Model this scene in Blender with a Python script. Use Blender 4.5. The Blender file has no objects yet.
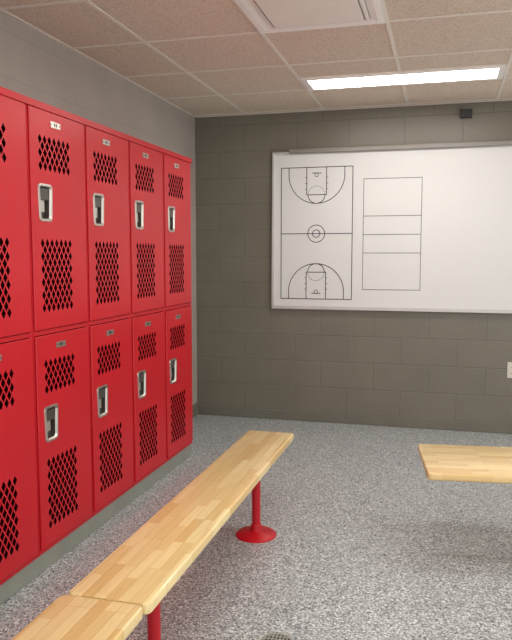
import bpy, bmesh, math, random
from mathutils import Vector, Matrix
random.seed(4)
scene = bpy.context.scene
scene.view_settings.view_transform = 'Standard'
scene.view_settings.look = 'None'
COL = scene.collection

# ---------------------------------------------------------------- materials
def s2l(c):
    return tuple(((v/255)/12.92 if v/255 <= .04045 else ((v/255+.055)/1.055)**2.4) for v in c)

class NT:
    def __init__(self, name):
        self.m = bpy.data.materials.new(name); self.m.use_nodes = True
        self.t = self.m.node_tree; self.n = self.t.nodes; self.l = self.t.links
        self.b = self.n['Principled BSDF']
    def node(self, typ, **kw):
        nd = self.n.new(typ)
        for k, v in kw.items():
            if k.startswith('_'): setattr(nd, k[1:], v)
            else: nd.inputs[k.replace('~', ' ')].default_value = v
        return nd
    def link(self, a, b): self.l.new(a, b)
    def coord(self, out='Object'):
        return self.n.new('ShaderNodeTexCoord').outputs[out]
    def ramp(self, fac, stops, interp='LINEAR'):
        r = self.n.new('ShaderNodeValToRGB'); r.color_ramp.interpolation = interp
        e = r.color_ramp.elements
        while len(e) < len(stops): e.new(.5)
        for el, (p, c) in zip(e, stops):
            el.position = p; el.color = (*c, 1)
        self.link(fac, r.inputs['Fac']); return r.outputs['Color']
    def bump(self, h, strength=.3, dist=.01):
        b = self.n.new('ShaderNodeBump'); b.inputs['Strength'].default_value = strength
        b.inputs['Distance'].default_value = dist
        self.link(h, b.inputs['Height']); self.link(b.outputs['Normal'], self.b.inputs['Normal'])

def paint(name, rgb, rough=.5, metal=0, var=.06, scale=6, bump=0.0, bscale=200, coat=0):
    k = NT(name); c = s2l(rgb)
    nz = k.node('ShaderNodeTexNoise', Scale=scale, Detail=4.0)
    k.link(k.coord(), nz.inputs['Vector'])
    lo = tuple(v*(1-var) for v in c); hi = tuple(min(1, v*(1+var)) for v in c)
    k.link(k.ramp(nz.outputs['Fac'], [(.3, lo), (.7, hi)]), k.b.inputs['Base Color'])
    k.b.inputs['Roughness'].default_value = rough; k.b.inputs['Metallic'].default_value = metal
    if coat: k.b.inputs['Coat Weight'].default_value = coat; k.b.inputs['Coat Roughness'].default_value = .15
    if bump:
        n2 = k.node('ShaderNodeTexNoise', Scale=bscale, Detail=3.0)
        k.link(k.coord(), n2.inputs['Vector']); k.bump(n2.outputs['Fac'], bump, .002)
    return k.m

def block_wall(name, rgb, axis, zoff, uoff=0.0, joint=.86, bs=.3, vr=.02):
    k = NT(name); c = s2l(rgb)
    sep = k.n.new('ShaderNodeSeparateXYZ'); k.link(k.coord(), sep.inputs[0])
    comb = k.n.new('ShaderNodeCombineXYZ')
    au = k.node('ShaderNodeMath', _operation='ADD'); au.inputs[1].default_value = 20.3 + uoff
    az = k.node('ShaderNodeMath', _operation='ADD'); az.inputs[1].default_value = 4.064 - zoff
    k.link(sep.outputs[axis], au.inputs[0]); k.link(sep.outputs['Z'], az.inputs[0])
    k.link(au.outputs[0], comb.inputs['X']); k.link(az.outputs[0], comb.inputs['Y'])
    br = k.n.new('ShaderNodeTexBrick')
    br.offset = .5; br.squash = 1
    br.inputs['Scale'].default_value = 1; br.inputs['Brick Width'].default_value = .4064
    br.inputs['Row Height'].default_value = .2032; br.inputs['Mortar Size'].default_value = .0045
    br.inputs['Mortar Smooth'].default_value = .6
    k.link(comb.outputs[0], br.inputs['Vector'])
    br.inputs['Color1'].default_value = (*[v*(1-vr) for v in c], 1)
    br.inputs['Color2'].default_value = (*[v*(1+vr) for v in c], 1)
    br.inputs['Mortar'].default_value = (*[v*joint for v in c], 1)
    nz = k.node('ShaderNodeTexNoise', Scale=3.0, Detail=6.0); k.link(k.coord(), nz.inputs['Vector'])
    mx = k.n.new('ShaderNodeMix'); mx.data_type = 'RGBA'; mx.blend_type = 'MULTIPLY'
    mx.inputs['Factor'].default_value = 1
    k.link(br.outputs['Color'], mx.inputs[6])
    k.link(k.ramp(nz.outputs['Fac'], [(.3, (.93,)*3), (.7, (1.06,)*3)]), mx.inputs[7])
    k.link(mx.outputs[2], k.b.inputs['Base Color'])
    k.b.inputs['Roughness'].default_value = .36
    n2 = k.node('ShaderNodeTexNoise', Scale=45.0, Detail=6.0); k.link(k.coord(), n2.inputs['Vector'])
    ma = k.node('ShaderNodeMath', _operation='MULTIPLY_ADD'); ma.inputs[1].default_value = -1.3
    k.link(br.outputs['Fac'], ma.inputs[0]); k.link(n2.outputs['Fac'], ma.inputs[2])
    k.bump(ma.outputs[0], bs, .004)
    return k.m

def floor_mat():
    k = NT('epoxy_flake_floor')
    co = k.coord()
    v = k.node('ShaderNodeTexVoronoi', Scale=195.0); k.link(co, v.inputs['Vector'])
    sp = k.n.new('ShaderNodeSeparateColor'); k.link(v.outputs['Color'], sp.inputs[0])
    c1 = k.ramp(sp.outputs[0], [(0, s2l((72, 75, 77))), (.11, s2l((130, 135, 137))), (.32, s2l((164, 169, 171))),
                                (.62, s2l((192, 197, 199))), (.86, s2l((230, 235, 236)))], 'CONSTANT')
    v2 = k.node('ShaderNodeTexVoronoi', Scale=270.0); k.link(co, v2.inputs['Vector'])
    sp2 = k.n.new('ShaderNodeSeparateColor'); k.link(v2.outputs['Color'], sp2.inputs[0])
    c2 = k.ramp(sp2.outputs[1], [(0, (.76,)*3), (.22, (.95,)*3), (.7, (1.08,)*3)], 'CONSTANT')
    mx = k.n.new('ShaderNodeMix'); mx.data_type = 'RGBA'; mx.blend_type = 'MULTIPLY'; mx.inputs['Factor'].default_value = .8
    k.link(c1, mx.inputs[6]); k.link(c2, mx.inputs[7])
    k.link(mx.outputs[2], k.b.inputs['Base Color'])
    k.b.inputs['Roughness'].default_value = .28
    n2 = k.node('ShaderNodeTexNoise', Scale=120.0, Detail=3.0); k.link(co, n2.inputs['Vector'])
    k.bump(n2.outputs['Fac'], .08, .002)
    return k.m

def ceiling_mat():
    k = NT('acoustic_tile'); co = k.coord()
    n1 = k.node('ShaderNodeTexNoise', Scale=100.0, Detail=6.0, Roughness=.8); k.link(co, n1.inputs['Vector'])
    k.link(k.ramp(n1.outputs['Fac'], [(.36, s2l((180, 160, 142))), (.48, s2l((219, 203, 186))), (.7, s2l((234, 221, 206)))]), k.b.inputs['Base Color'])
    k.b.inputs['Roughness'].default_value = .95
    k.bump(n1.outputs['Fac'], .3, .004)
    return k.m

def wood_mat(name, axis_long):
    k = NT(name)
    sep = k.n.new('ShaderNodeSeparateXYZ'); k.link(k.coord(), sep.inputs[0])
    comb = k.n.new('ShaderNodeCombineXYZ')
    o = 'XY'[1-'XY'.index(axis_long)]
    a1 = k.node('ShaderNodeMath', _operation='ADD'); a1.inputs[1].default_value = 10.0
    a2 = k.node('ShaderNodeMath', _operation='ADD'); a2.inputs[1].default_value = 10.0
    k.link(sep.outputs[axis_long], a1.inputs[0]); k.link(sep.outputs[o], a2.inputs[0])
    k.link(a1.outputs[0], comb.inputs['X']); k.link(a2.outputs[0], comb.inputs['Y'])
    br = k.n.new('ShaderNodeTexBrick'); br.offset = .37; br.offset_frequency = 3
    br.inputs['Scale'].default_value = 1; br.inputs['Brick Width'].default_value = .19
    br.inputs['Row Height'].default_value = .034; br.inputs['Mortar Size'].default_value = .0005
    br.inputs['Bias'].default_value = -.15
    br.inputs['Color1'].default_value = (*s2l((236, 213, 160)), 1)
    br.inputs['Color2'].default_value = (*s2l((215, 178, 114)), 1)
    br.inputs['Mortar'].default_value = (*s2l((196, 155, 97)), 1)
    k.link(comb.outputs[0], br.inputs['Vector'])
    st = k.n.new('ShaderNodeVectorMath'); st.operation = 'MULTIPLY'; st.inputs[1].default_value = (3, 60, 1)
    k.link(comb.outputs[0], st.inputs[0])
    nz = k.node('ShaderNodeTexNoise', Scale=1.6, Detail=6.0, Distortion=.6); k.link(st.outputs[0], nz.inputs['Vector'])
    mx = k.n.new('ShaderNodeMix'); mx.data_type = 'RGBA'; mx.blend_type = 'MULTIPLY'; mx.inputs['Factor'].default_value = .75
    k.link(br.outputs['Color'], mx.inputs[6])
    k.link(k.ramp(nz.outputs['Fac'], [(.3, (.88, .85, .78)), (.65, (1.02, 1.02, 1.0))]), mx.inputs[7])
    k.link(mx.outputs[2], k.b.inputs['Base Color'])
    k.b.inputs['Roughness'].default_value = .3; k.b.inputs['Coat Weight'].default_value = .35
    k.b.inputs['Coat Roughness'].default_value = .1
    return k.m

def emit_mat(name, rgb, st):
    k = NT(name)
    nz = k.node('ShaderNodeTexNoise', Scale=60.0); k.link(k.coord(), nz.inputs['Vector'])
    c = s2l(rgb)
    k.link(k.ramp(nz.outputs['Fac'], [(0, tuple(v*.97 for v in c)), (1, c)]), k.b.inputs['Emission Color'])
    k.b.inputs['Emission Strength'].default_value = st
    k.b.inputs['Base Color'].default_value = (.8, .8, .8, 1)
    return k.m

M_red = paint('red_enamel', (196, 12, 31), .36, var=.05, scale=3, bump=.12, bscale=350)
M_red2 = paint('red_enamel_edge', (190, 11, 30), .4, var=.05)
M_dark = paint('locker_interior_painted_shade', (70, 10, 16), .7, var=.1)  # shade inside the lockers put into the colour, a darkened red
M_chrome = paint('satin_chrome', (214, 210, 203), .3, metal=1, var=.05)
M_pocket = paint('dark_pocket_metal', (100, 94, 88), .4, metal=.7, var=.15)
M_alu = paint('brushed_aluminium', (206, 203, 200), .4, metal=.4, var=.04)
M_rail = paint('grey_rail', (140, 136, 130), .5, metal=.3, var=.04)
M_board = paint('whiteboard_enamel', (222, 222, 220), .3, var=.012, scale=1.5)
M_ink = paint('black_marker_line', (38, 38, 40), .6, var=.05)
M_ink2 = paint('grey_marker_line', (86, 86, 88), .6, var=.05)
M_curb = paint('grey_painted_curb', (138, 140, 130), .6, var=.08, scale=8, bump=.3, bscale=60)
M_base = paint('grey_wall_base', (112, 109, 98), .5, var=.06)
M_grid = paint('ceiling_grid_enamel', (234, 226, 215), .5, var=.02)
M_white = paint('white_enamel', (246, 243, 239), .45, var=.02)
M_grey = paint('grey_vane', (232, 227, 222), .5, var=.03)
M_panel = paint('white_panel', (240, 233, 226), .5, var=.02)
M_black = paint('black_plastic', (24, 23, 23), .45, var=.1)
M_plate = paint('ivory_plastic', (214, 208, 196), .4, var=.02)
M_grate = paint('dull_steel_grate', (160, 160, 152), .4, metal=.4, var=.12, scale=40)
M_hole = paint('dark_void', (18, 17, 15), .9, var=.1)
M_floor = floor_mat(); M_ceil = ceiling_mat()
M_wb = block_wall('olive_grey_block', (119, 114, 102), 'X', .07, .12, .80, .40)
M_wl = block_wall('light_grey_block', (172, 163, 155), 'Y', .07, .05, .90, .22, .01)
M_woodY = wood_mat('maple_butcher_block_long', 'Y'); M_woodX = wood_mat('maple_butcher_block_wide', 'X')
M_lens = emit_mat('lit_lens', (255, 250, 243), 20.0)

# ---------------------------------------------------------------- helpers
def finish(bm, name, mats, parent=None, loc=(0, 0, 0), rot=(0, 0, 0), smooth=False, bevel=0, seg=2):
    bmesh.ops.remove_doubles(bm, verts=bm.verts, dist=1e-6)
    bmesh.ops.recalc_face_normals(bm, faces=bm.faces)
    me = bpy.data.meshes.new(name); bm.to_mesh(me); bm.free()
    for m in mats: me.materials.append(m)
    ob = bpy.data.objects.new(name, me); COL.objects.link(ob)
    ob.location = loc; ob.rotation_euler = rot
    if parent: ob.parent = parent
    if smooth:
        for p in me.polygons: p.use_smooth = True
        md = ob.modifiers.new('es', 'EDGE_SPLIT'); md.split_angle = math.radians(40)
    if bevel:
        md = ob.modifiers.new('bv', 'BEVEL'); md.width = bevel; md.segments = seg
        md.limit_method = 'ANGLE'; md.angle_limit = math.radians(40)
    return ob

def box(bm, a, b, mi=0):
    x0, y0, z0 = a; x1, y1, z1 = b
    vs = [bm.verts.new(p) for p in [(x0, y0, z0), (x1, y0, z0), (x1, y1, z0), (x0, y1, z0), (x0, y0, z1), (x1, y0, z1), (x1, y1, z1), (x0, y1, z1)]]
    for f in [(0, 3, 2, 1), (4, 5, 6, 7), (0, 1, 5, 4), (1, 2, 6, 5), (2, 3, 7, 6), (3, 0, 4, 7)]:
        fc = bm.faces.new([vs[i] for i in f]); fc.material_index = mi

def boxobj(name, a, b, mat, parent=None, bevel=0, seg=2, loc=(0, 0, 0)):
    bm = bmesh.new(); box(bm, a, b); return finish(bm, name, [mat], parent, loc, bevel=bevel, seg=seg)

def lathe(bm, prof, n=40, mi=0, c=(0, 0)):
    rings = []
    for r, z in prof:
        rings.append([bm.verts.new((c[0]+r*math.cos(2*math.pi*i/n), c[1]+r*math.sin(2*math.pi*i/n), z)) for i in range(n)])
    for A, B in zip(rings, rings[1:]):
        for i in range(n):
            f = bm.faces.new((A[i], A[(i+1) % n], B[(i+1) % n], B[i])); f.material_index = mi
    f = bm.faces.new(rings[0][::-1]); f.material_index = mi
    f = bm.faces.new(rings[-1]); f.material_index = mi

def empty(name, loc, label, cat, rot=(0, 0, 0), group=None):
    e = bpy.data.objects.new(name, None); COL.objects.link(e); e.location = loc; e.rotation_euler = rot
    e.empty_display_size = .1; e['label'] = label; e['category'] = cat
    if group: e['group'] = group
    return e

def struct(ob): ob['kind'] = 'structure'; return ob

def copy_tree(root):
    kids = [(o, o.parent) for o in bpy.data.objects if o.parent]
    r = root.copy(); COL.objects.link(r); mp = {root: r}
    todo = [root]
    while todo:
        p = todo.pop()
        for o, pr in kids:
            if pr is p:
                c = o.copy(); COL.objects.link(c); c.parent = mp[p]; mp[o] = c; todo.append(o)
    return r

# ---------------------------------------------------------------- room
LX, RX, BY, FY, H = -1.93, 2.3, 5.28, -1.4, 2.383
T = .12
struct(boxobj('floor', (LX-T, FY-T, -.1), (RX+T, BY+T, 0), M_floor))
struct(boxobj('ceiling', (LX-T, FY-T, H), (RX+T, BY+T, H+.1), M_ceil))
struct(boxobj('wall_back', (LX-T, BY, 0), (RX+T, BY+T, H), M_wb))
struct(boxobj('wall_left', (LX-T, FY, 0), (LX, BY, H), M_wl))
struct(boxobj('baseboard_back', (LX, BY-.012, 0), (RX, BY, .075), M_base, bevel=.004))
struct(boxobj('baseboard_left', (LX, 4.19, 0), (LX+.012, BY-.013, .1), M_base, bevel=.004))
# suspended grid
GX = [-.285+.61*k for k in range(-2, 6)]; GY = [4.60-.61*k for k in range(-1, 12)]
bm = bmesh.new(); g = .0095
for x in GX:
    if x < RX: box(bm, (x-g, FY, H-.004), (x+g, BY, H-.0005))
for y in GY:
    if FY < y < BY: box(bm, (LX, y-g, H-.0045), (RX, y+g, H-.0008))
for a, b in [((LX, FY), (LX+.018, BY)), ((LX, BY-.018), (RX, BY)), ((RX-.018, FY), (RX, BY)), ((LX, FY), (RX, FY+.018))]:
    box(bm, (a[0], a[1], H-.005), (b[0], b[1], H-.0006))
box(bm, (-.895, 4.295-g, H-.0042), (.325, 4.295+g, H-.0007))
struct(finish(bm, 'trim_1', [M_grid]))
# locker curb
struct(boxobj('trim_2', (LX, 1.0, 0), (-1.565, 4.16, .08), M_curb, bevel=.004))

# ---------------------------------------------------------------- ceiling light fixtures
def make_light(x, y, label):
    e = empty('ceiling_light', (x, y, H), label, 'light fixture', group='troffers in the suspended ceiling')
    L, W = .595, .148
    bm = bmesh.new()
    box(bm, (-L, -W, -.014), (L, -W+.032, -.005)); box(bm, (-L, W-.032, -.014), (L, W, -.005))
    box(bm, (-L, -W+.032, -.014), (-L+.036, W-.032, -.005)); box(bm, (L-.036, -W+.032, -.014), (L, W-.032, -.005))
    finish(bm, 'frame', [M_white], e, bevel=.002)
    boxobj('lens', (-L+.037, -W+.033, -.012), (L-.037, W-.033, -.0055), M_lens, e)
    return e
for (x, y) in [(-.285, 4.448), (-.285, 2.01), (.935, 2.92), (1.545, .79), (-.285, -.43)]:  # only the first is in view; others added overhead for brightness and bench shadow
    make_light(x, y, 'long narrow white lit fluorescent fixture set in ceiling grid')

# ---------------------------------------------------------------- ceiling air diffuser
e = empty('air_diffuser', (-.59, 3.075, H), 'square white metal air supply diffuser set in ceiling grid', 'air vent')
def ring(bm, ro, zo, ri, zi, mi=0):
    for s in range(4):
        m = Matrix.Rotation(s*math.pi/2, 4, 'Z')
        f = bm.faces.new([bm.verts.new(m @ Vector(p)) for p in [(-ro, -ro, zo), (ro, -ro, zo), (ri, -ri, zi), (-ri, -ri, zi)]])
        f.material_index = mi
bm = bmesh.new()
ring(bm, .296, -.006, .296, -.014); ring(bm, .296, -.014, .268, -.014); ring(bm, .268, -.014, .236, -.006)
finish(bm, 'frame', [M_white], e)
bm = bmesh.new()
for r in (.232,):
    ring(bm, r, -.006, r-.004, -.018); ring(bm, r-.004, -.018, r-.016, -.018); ring(bm, r-.016, -.018, r-.016, -.006)
finish(bm, 'vane', [M_grey], e)
boxobj('face_panel', (-.208, -.208, -.022), (.208, .208, -.006), M_panel, e, bevel=.003)

# ---------------------------------------------------------------- lockers
PW, PH, PD = .443, 1.813, .37
FX = PD/2
def locker_body():
    bm = bmesh.new(); w = PW/2; t = .002
    back = -FX+.003
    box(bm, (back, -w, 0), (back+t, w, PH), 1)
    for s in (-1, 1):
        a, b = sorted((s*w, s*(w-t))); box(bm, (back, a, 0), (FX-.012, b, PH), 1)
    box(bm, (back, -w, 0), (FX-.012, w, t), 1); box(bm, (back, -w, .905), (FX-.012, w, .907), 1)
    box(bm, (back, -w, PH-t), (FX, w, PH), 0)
    # front frame
    x0, x1 = FX-.014, FX-.004
    box(bm, (x0, -w, 0), (x1, -w+.016, PH)); box(bm, (x0, w-.016, 0), (x1, w, PH))
    box(bm, (x0, -w+.016, 0), (x1, w-.016, .018)); box(bm, (x0, -w+.016, .898), (x1, w-.016, .915))
    box(bm, (x0, -w+.016, PH-.03), (x1, w-.016, PH))
    box(bm, (FX-.006, -w-.0009, PH-.020), (FX+.008, w+.0009, PH+.006))
    return bm

DW, DH = .421, .876
def lattice(bm, y0, z0, nx, nz, cw, ch, k=.76):
    def V(y, z): return bm.verts.new((0, y, z))
    hw, hh = cw/2, ch/2
    cs = [((i+.5)*cw, (j+.5)*ch) for i in range(nx) for j in range(nz)] + [(i*cw, j*ch) for i in range(1, nx) for j in range(1, nz)]
    for cy, cz in cs:
        cy += y0; cz += z0
        d = [(-hw, 0), (0, -hh), (hw, 0), (0, hh)]
        for a, b in zip(d, d[1:]+d[:1]):
            bm.faces.new([V(cy+a[0], cz+a[1]), V(cy+b[0], cz+b[1]), V(cy+b[0]*k, cz+b[1]*k), V(cy+a[0]*k, cz+a[1]*k)])
    Y1 = y0+nx*cw; Z1 = z0+nz*ch
    for i in range(1, nx):
        c = y0+i*cw
        bm.faces.new([V(c-hw, z0), V(c+hw, z0), V(c, z0+hh)]); bm.faces.new([V(c-hw, Z1), V(c, Z1-hh), V(c+hw, Z1)])
    for j in range(1, nz):
        c = z0+j*ch
        bm.faces.new([V(y0, c-hh), V(y0+hw, c), V(y0, c+hh)]); bm.faces.new([V(Y1, c-hh), V(Y1, c+hh), V(Y1-hw, c)])
    for (a, sa) in ((y0, 1), (Y1, -1)):
        for (b, sb) in ((z0, 1), (Z1, -1)):
            bm.faces.new([V(a, b), V(a+sa*hw, b), V(a, b+sb*hh)])

def locker_door_mesh():
    bm = bmesh.new(); w = DW/2; e_ = .004
    cw, ch = .0351, .0520
    vy0 = -.162; vy1 = vy0+7*cw
    v2a = .062; v2b = v2a+6*ch; v1a = .628; v1b = v1a+3*ch
    hy0, hy1, ha, hb = -.155, -.081, .447, .573
    W0, W1, Z0, Z1 = -w+e_, w-e_, e_, DH-e_
    def q(a, b, c, d):
        bm.faces.new([bm.verts.new((0, a, c)), bm.verts.new((0, b, c)), bm.verts.new((0, b, d)), bm.verts.new((0, a, d))])
    q(W0, W1, Z0, v2a); q(W0, vy0, v2a, v2b); q(vy1, W1, v2a, v2b)
    q(W0, W1, v2b, ha); q(W0, hy0, ha, hb); q(hy1, W1, ha, hb)
    q(W0, W1, hb, v1a); q(W0, vy0, v1a, v1b); q(vy1, W1, v1a, v1b); q(W0, W1, v1b, Z1)
    lattice(bm, vy0, v2a, 7, 6, cw, ch); lattice(bm, vy0, v1a, 7, 3, cw, ch)
    # rolled edge + flange
    o = [(-w, 0), (w, 0), (w, DH), (-w, DH)]; n = [(W0, Z0), (W1, Z0), (W1, Z1), (W0, Z1)]
    for i in range(4):
        j = (i+1) % 4
        v = [bm.verts.new(p) for p in [(0, *n[i]), (0, *n[j]), (-.004, *o[j]), (-.004, *o[i])]]
        bm.faces.new(v)
        bm.faces.new([v[3], v[2], bm.verts.new((-.006, *o[j])), bm.verts.new((-.006, *o[i]))])
    return bm

def rr(w, h, r, n=5, wb=None):
    wb = wb or w; pts = []
    for cx, cz, a0 in [(w/2-r, h/2-r, 0), (-w/2+r, h/2-r, 90), (-wb/2+r, -h/2+r, 180), (wb/2-r, -h/2+r, 270)]:
        for i in range(n+1):
            a = math.radians(a0+90*i/n); pts.append((cx+r*math.cos(a), cz+r*math.sin(a)))
    return pts
def handle_mesh():
    bm = bmesh.new()
    loops = [(.104, .150, .018, .0005, .092), (.102, .148, .018, .004, .090), (.084, .132, .012, .005, .074),
             (.074, .122, .010, -.003, .064), (.070, .120, .010, -.024, .060)]
    R = []
    for w, h, r, x, wb in loops:
        R.append([bm.verts.new((x, p[0], p[1])) for p in rr(w, h, r, wb=wb)])
    for li, (A, B) in enumerate(zip(R, R[1:])):
        for i in range(len(A)):
            f = bm.faces.new((A[i], A[(i+1) % len(A)], B[(i+1) % len(A)], B[i])); f.material_index = 1 if li == 3 else 0
    f = bm.faces.new(R[-1]); f.material_index = 1
    # finger lift lever
    box(bm, (-.022, -.028, .012), (-.002, .028, .057), 1)
    box(bm, (-.020, -.016, -.036), (-.014, .016, .010), 0)
    return bm
def plate_mesh():
    bm = bmesh.new(); box(bm, (.0004, -.036, -.012), (.003, .036, .012), 0)
    for s in (-1, 1): box(bm, (.003, s*.030-.002, -.002), (.0042, s*.030+.002, .002), 1)
    box(bm, (.003, -.012, -.006), (.0036, -.004, .006), 1); box(bm, (.003, .002, -.006), (.0036, .010, .006), 1)
    return bm

LY = [4.17-.445*(i+.5) for i in range(6)]
lk = empty('locker', (-1.741, LY[0], .081), 'red steel double-tier locker at row end near block wall', 'locker', group='row of red lockers on grey curb')
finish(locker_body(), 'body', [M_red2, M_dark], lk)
for zi in (.019, .9175):
    d = finish(locker_door_mesh(), 'door', [M_red], lk, loc=(FX+.004, 0, zi-.0))
    h = finish(handle_mesh(), 'handle', [M_chrome, M_pocket], d, loc=(0, -.118, .51)); h['label'] = 'recessed chrome latch handle'
    p = finish(plate_mesh(), 'number_plate', [M_chrome, M_black], d, loc=(0, -.03, .828)); p['label'] = 'small chrome number plate'
for y in LY[1:]:
    c = copy_tree(lk); c.location.y = y
    c['label'] = 'red steel double-tier locker with diamond perforated doors and chrome handles'

# ---------------------------------------------------------------- benches
def pedestal(parent, x, y, top):
    bm = bmesh.new()
    lathe(bm, [(.094, 0), (.094, .006), (.086, .013), (.045, .019), (.030, .026), (.026, .05), (.020, .055),
               (.020, top-.03), (.028, top-.025), (.028, top-.006), (.07, top-.005), (.07, top-.0005)])
    return finish(bm, 'pedestal', [M_red2], parent, (x, y, 0), smooth=True)

def bench(cx, cy, lx, ly, z, th, label, mat, peds, rot=0, group=None):
    e = empty('bench', (cx, cy, 0), label, 'bench', (0, 0, rot), group)
    bm = bmesh.new()
    pts = rr(lx, ly, .018, n=6)
    prof = [(.004, z-th), (0, z-th+.004), (0, z-.005), (.002, z-.0015), (.006, z)]
    R = []
    for ins, zz in prof:
        R.append([bm.verts.new((p[0]*(1-2*ins/lx), p[1]*(1-2*ins/ly), zz)) for p in pts])
    for A, B in zip(R, R[1:]):
        for i in range(len(A)): bm.faces.new((A[i], A[(i+1) % len(A)], B[(i+1) % len(A)], B[i]))
    bm.faces.new(R[0]); bm.faces.new(R[-1])
    finish(bm, 'seat', [mat], e, smooth=True)
    for px, py in peds: pedestal(e, px, py, z-th)
    return e
bench(-.818, 2.432, .235, 1.762, .42, .032, 'long narrow butcher-block maple bench on red pedestals beside lockers', M_woodY, [(0, .588), (0, -.588)], group='narrow benches along the lockers')
bench(-.822, .665, .235, 1.762, .42, .032, 'narrow butcher-block maple bench butted end to end with another', M_woodY, [(0, .588), (0, -.588)], rot=math.radians(.4), group='narrow benches along the lockers')
bench(.669, 3.146, 1.50, .452, .42, .029, 'wide butcher-block maple bench standing alone on open floor', M_woodX, [(-.24, 0), (.36, 0)], rot=math.radians(7.5))

# ---------------------------------------------------------------- whiteboard
WX0, WX1, WZ0, WZ1 = -1.295, 1.75, .883, 2.08
wbd = empty('whiteboard', (WX0, BY, WZ0), 'large aluminium-framed white board with drawn sports courts', 'whiteboard')
def L(x, y, z): return (x-WX0, y-BY, z-WZ0)
boxobj('panel', L(WX0+.01, BY-.022, WZ0+.01), L(WX1-.01, BY-.002, WZ1-.01), M_board, wbd)
bm = bmesh.new(); fw = .018
box(bm, L(WX0, BY-.032, WZ0), L(WX1, BY-.001, WZ0+.026)); box(bm, L(WX0, BY-.032, WZ1-fw), L(WX1, BY-.001, WZ1))
box(bm, L(WX0, BY-.032, WZ0+.026), L(WX0+fw, BY-.001, WZ1-fw)); box(bm, L(WX1-fw, BY-.032, WZ0+.026), L(WX1, BY-.001, WZ1-fw))
finish(bm, 'frame', [M_alu], wbd, bevel=.003)
bm = bmesh.new(); box(bm, L(-1.16, BY-.05, WZ1-.016), L(WX1, BY-.0325, WZ1+.018)); box(bm, L(-1.16, BY-.0325, WZ1+.004), L(WX1, BY-.001, WZ1+.016))
finish(bm, 'display_rail', [M_rail], wbd, bevel=.004)
YB = BY-.0224
def seg(bm, p, q_, w):
    p = Vector(p); q_ = Vector(q_); d = (q_-p).normalized(); n = Vector((-d.y, d.x))*w/2; d = d*w/2
    P = [p-d-n, q_+d-n, q_+d+n, p-d+n]
    f = [bm.verts.new(L(v.x, YB-.0004, v.y)) for v in P]; bm.faces.new(f)
def arc(bm, c, rx, rz, a0, a1, w, n=48, dash=False):
    for i in range(n):
        if dash and i % 4 >= 2: continue
        t0, t1 = [math.radians(a0+(a1-a0)*k/n) for k in (i, i+1)]
        vs = [(c[0]+(rx+s)*math.cos(t), c[1]+(rz+s)*math.sin(t)) for t, s in ((t0, -w/2), (t1, -w/2), (t1, w/2), (t0, w/2))]
        bm.faces.new([bm.verts.new(L(x, YB-.0004, z)) for x, z in vs])
bm = bmesh.new(); w = .006
X0, X1, Z0, Z1 = -1.224, -.677, .964, 1.960; cx = (X0+X1)/2; cz = (Z0+Z1)/2; ft = .0108
for p, q_ in [((X0, Z0), (X1, Z0)), ((X1, Z0), (X1, Z1)), ((X1, Z1), (X0, Z1)), ((X0, Z1), (X0, Z0)), ((X0, cz), (X1, cz))]: seg(bm, p, q_, w)
arc(bm, (cx, cz), 6*ft, 6*ft, 0, 360, w); arc(bm, (cx, cz), 2.6*ft, 2.6*ft, 0, 360, w)
KW = 7
for zb, s in ((Z0, 1), (Z1, -1)):
    hc = zb+s*5.25*ft; r = 19.75*ft
    for sx in (-1, 1):
        seg(bm, (cx+sx*r, zb), (cx+sx*r, hc), w)
        seg(bm, (cx+sx*KW*ft, zb), (cx+sx*KW*ft, zb+s*19*ft), w)
        for k in (7, 11, 15): seg(bm, (cx+sx*KW*ft, zb+s*k*ft), (cx+sx*(KW+1)*ft, zb+s*k*ft), w*.7)
    arc(bm, (cx, hc), r, r, 0, 180*s, w)
    seg(bm, (cx-KW*ft, zb+s*19*ft), (cx+KW*ft, zb+s*19*ft), w)
    arc(bm, (cx, zb+s*19*ft), 6*ft, 6*ft, 0, 180*s, w); arc(bm, (cx, zb+s*19*ft), 6*ft, 6*ft, 0, -180*s, w*.8, dash=True)
    seg(bm, (cx-3*ft, zb+s*4*ft), (cx+3*ft, zb+s*4*ft), w); arc(bm, (cx, hc), 1.2*ft, 1.2*ft, 0, 360, w*.8, 20)
finish(bm, 'basketball_court_diagram', [M_ink], wbd)
bm = bmesh.new()
X0, X1, Z0, Z1 = -.595, -.173, 1.041, 1.863; cz = (Z0+Z1)/2
for p, q_ in [((X0, Z0), (X1, Z0)), ((X1, Z0), (X1, Z1)), ((X1, Z1), (X0, Z1)), ((X0, Z1), (X0, Z0)), ((X0, cz), (X1, cz)), ((X0, cz+.137), (X1, cz+.137)), ((X0, cz-.137), (X1, cz-.137))]: seg(bm, p, q_, .0045)
finish(bm, 'volleyball_court_diagram', [M_ink2], wbd)

# ---------------------------------------------------------------- small wall items
e = empty('motion_sensor', (.12, BY, 2.30), 'small black plastic sensor box high on block wall', 'sensor')
bm = bmesh.new(); box(bm, (-.040, -.045, -.030), (.040, -.012, .028))
finish(bm, 'housing', [M_black], e, bevel=.002)
bm = bmesh.new(); box(bm, (-.022, -.0115, -.034), (.022, -.001, .034)); finish(bm, 'bracket', [M_rail], e, bevel=.002)

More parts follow.
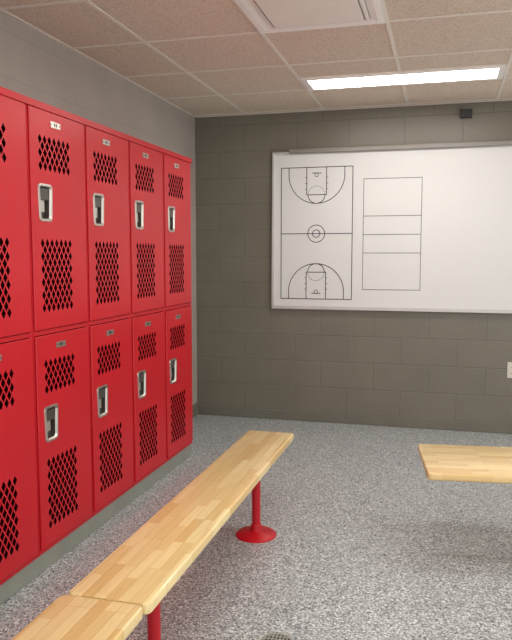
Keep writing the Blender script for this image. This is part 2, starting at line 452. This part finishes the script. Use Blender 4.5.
e = empty('wall_outlet', (.492, BY, .47), 'ivory electrical outlet plate on block wall', 'outlet')
boxobj('cover_plate', (-.036, -.006, -.058), (.036, -.001, .058), M_plate, e, bevel=.003)
for s in (-1, 1):
    bm = bmesh.new(); box(bm, (-.016, -.008, s*.022-.013), (.016, -.0055, s*.022+.013), 0)
    for dx in (-.006, .006): box(bm, (dx-.0015, -.0086, s*.022-.003), (dx+.0015, -.0078, s*.022+.006), 1)
    box(bm, (-.002, -.0086, s*.022-.009), (.002, -.0078, s*.022-.006), 1)
    finish(bm, 'socket', [M_plate, M_black], e)

# ---------------------------------------------------------------- floor drain
e = empty('floor_drain', (-.516, 2.165, 0), 'round slotted metal drain grate set in speckled floor', 'floor drain')
bm = bmesh.new(); R_ = .060; n = 48
def circ(r, z): return [bm.verts.new((r*math.cos(2*math.pi*i/n), r*math.sin(2*math.pi*i/n), z)) for i in range(n)]
A = circ(R_, .0004); B = circ(R_-.002, .003); C = circ(R_-.009, .003); D = circ(R_-.010, .001)
for P, Q in ((A, B), (B, C), (C, D)):
    for i in range(n): bm.faces.new((P[i], P[(i+1) % n], Q[(i+1) % n], Q[i]))
finish(bm, 'rim', [M_grate], e)
bm = bmesh.new(); lathe(bm, [(R_-.010, .0003), (R_-.010, .0010)], 40); finish(bm, 'sump_shade_disc', [M_hole], e)  # flat black disc, painted shade in place of depth below the grate
bm = bmesh.new(); r = R_-.010
k = -r+.006
while k < r:
    hw = math.sqrt(max(0, r*r-k*k)); box(bm, (k-.0026, -hw, .0011), (k+.0026, hw, .0028)); k += .0125
for kk in (-.036, -.018, 0, .018, .036):
    hw = math.sqrt(r*r-kk*kk); box(bm, (-hw, kk-.0028, .0011), (hw, kk+.0028, .0029))
finish(bm, 'grate', [M_grate], e)

# ---------------------------------------------------------------- world, camera
w = bpy.data.worlds.new('World'); scene.world = w; w.use_nodes = True
w.node_tree.nodes['Background'].inputs[0].default_value = (.98, 1, .99, 1)
w.node_tree.nodes['Background'].inputs[1].default_value = 1.35
cam = bpy.data.cameras.new('Camera'); co = bpy.data.objects.new('Camera', cam); COL.objects.link(co)
co.location = (0, 0, 1.30); co.rotation_euler = (math.radians(90-5.35), 0, math.radians(15.17))
cam.sensor_fit = 'HORIZONTAL'; cam.sensor_width = 36; cam.lens = 694/512*36; cam.clip_start = .02
scene.camera = co
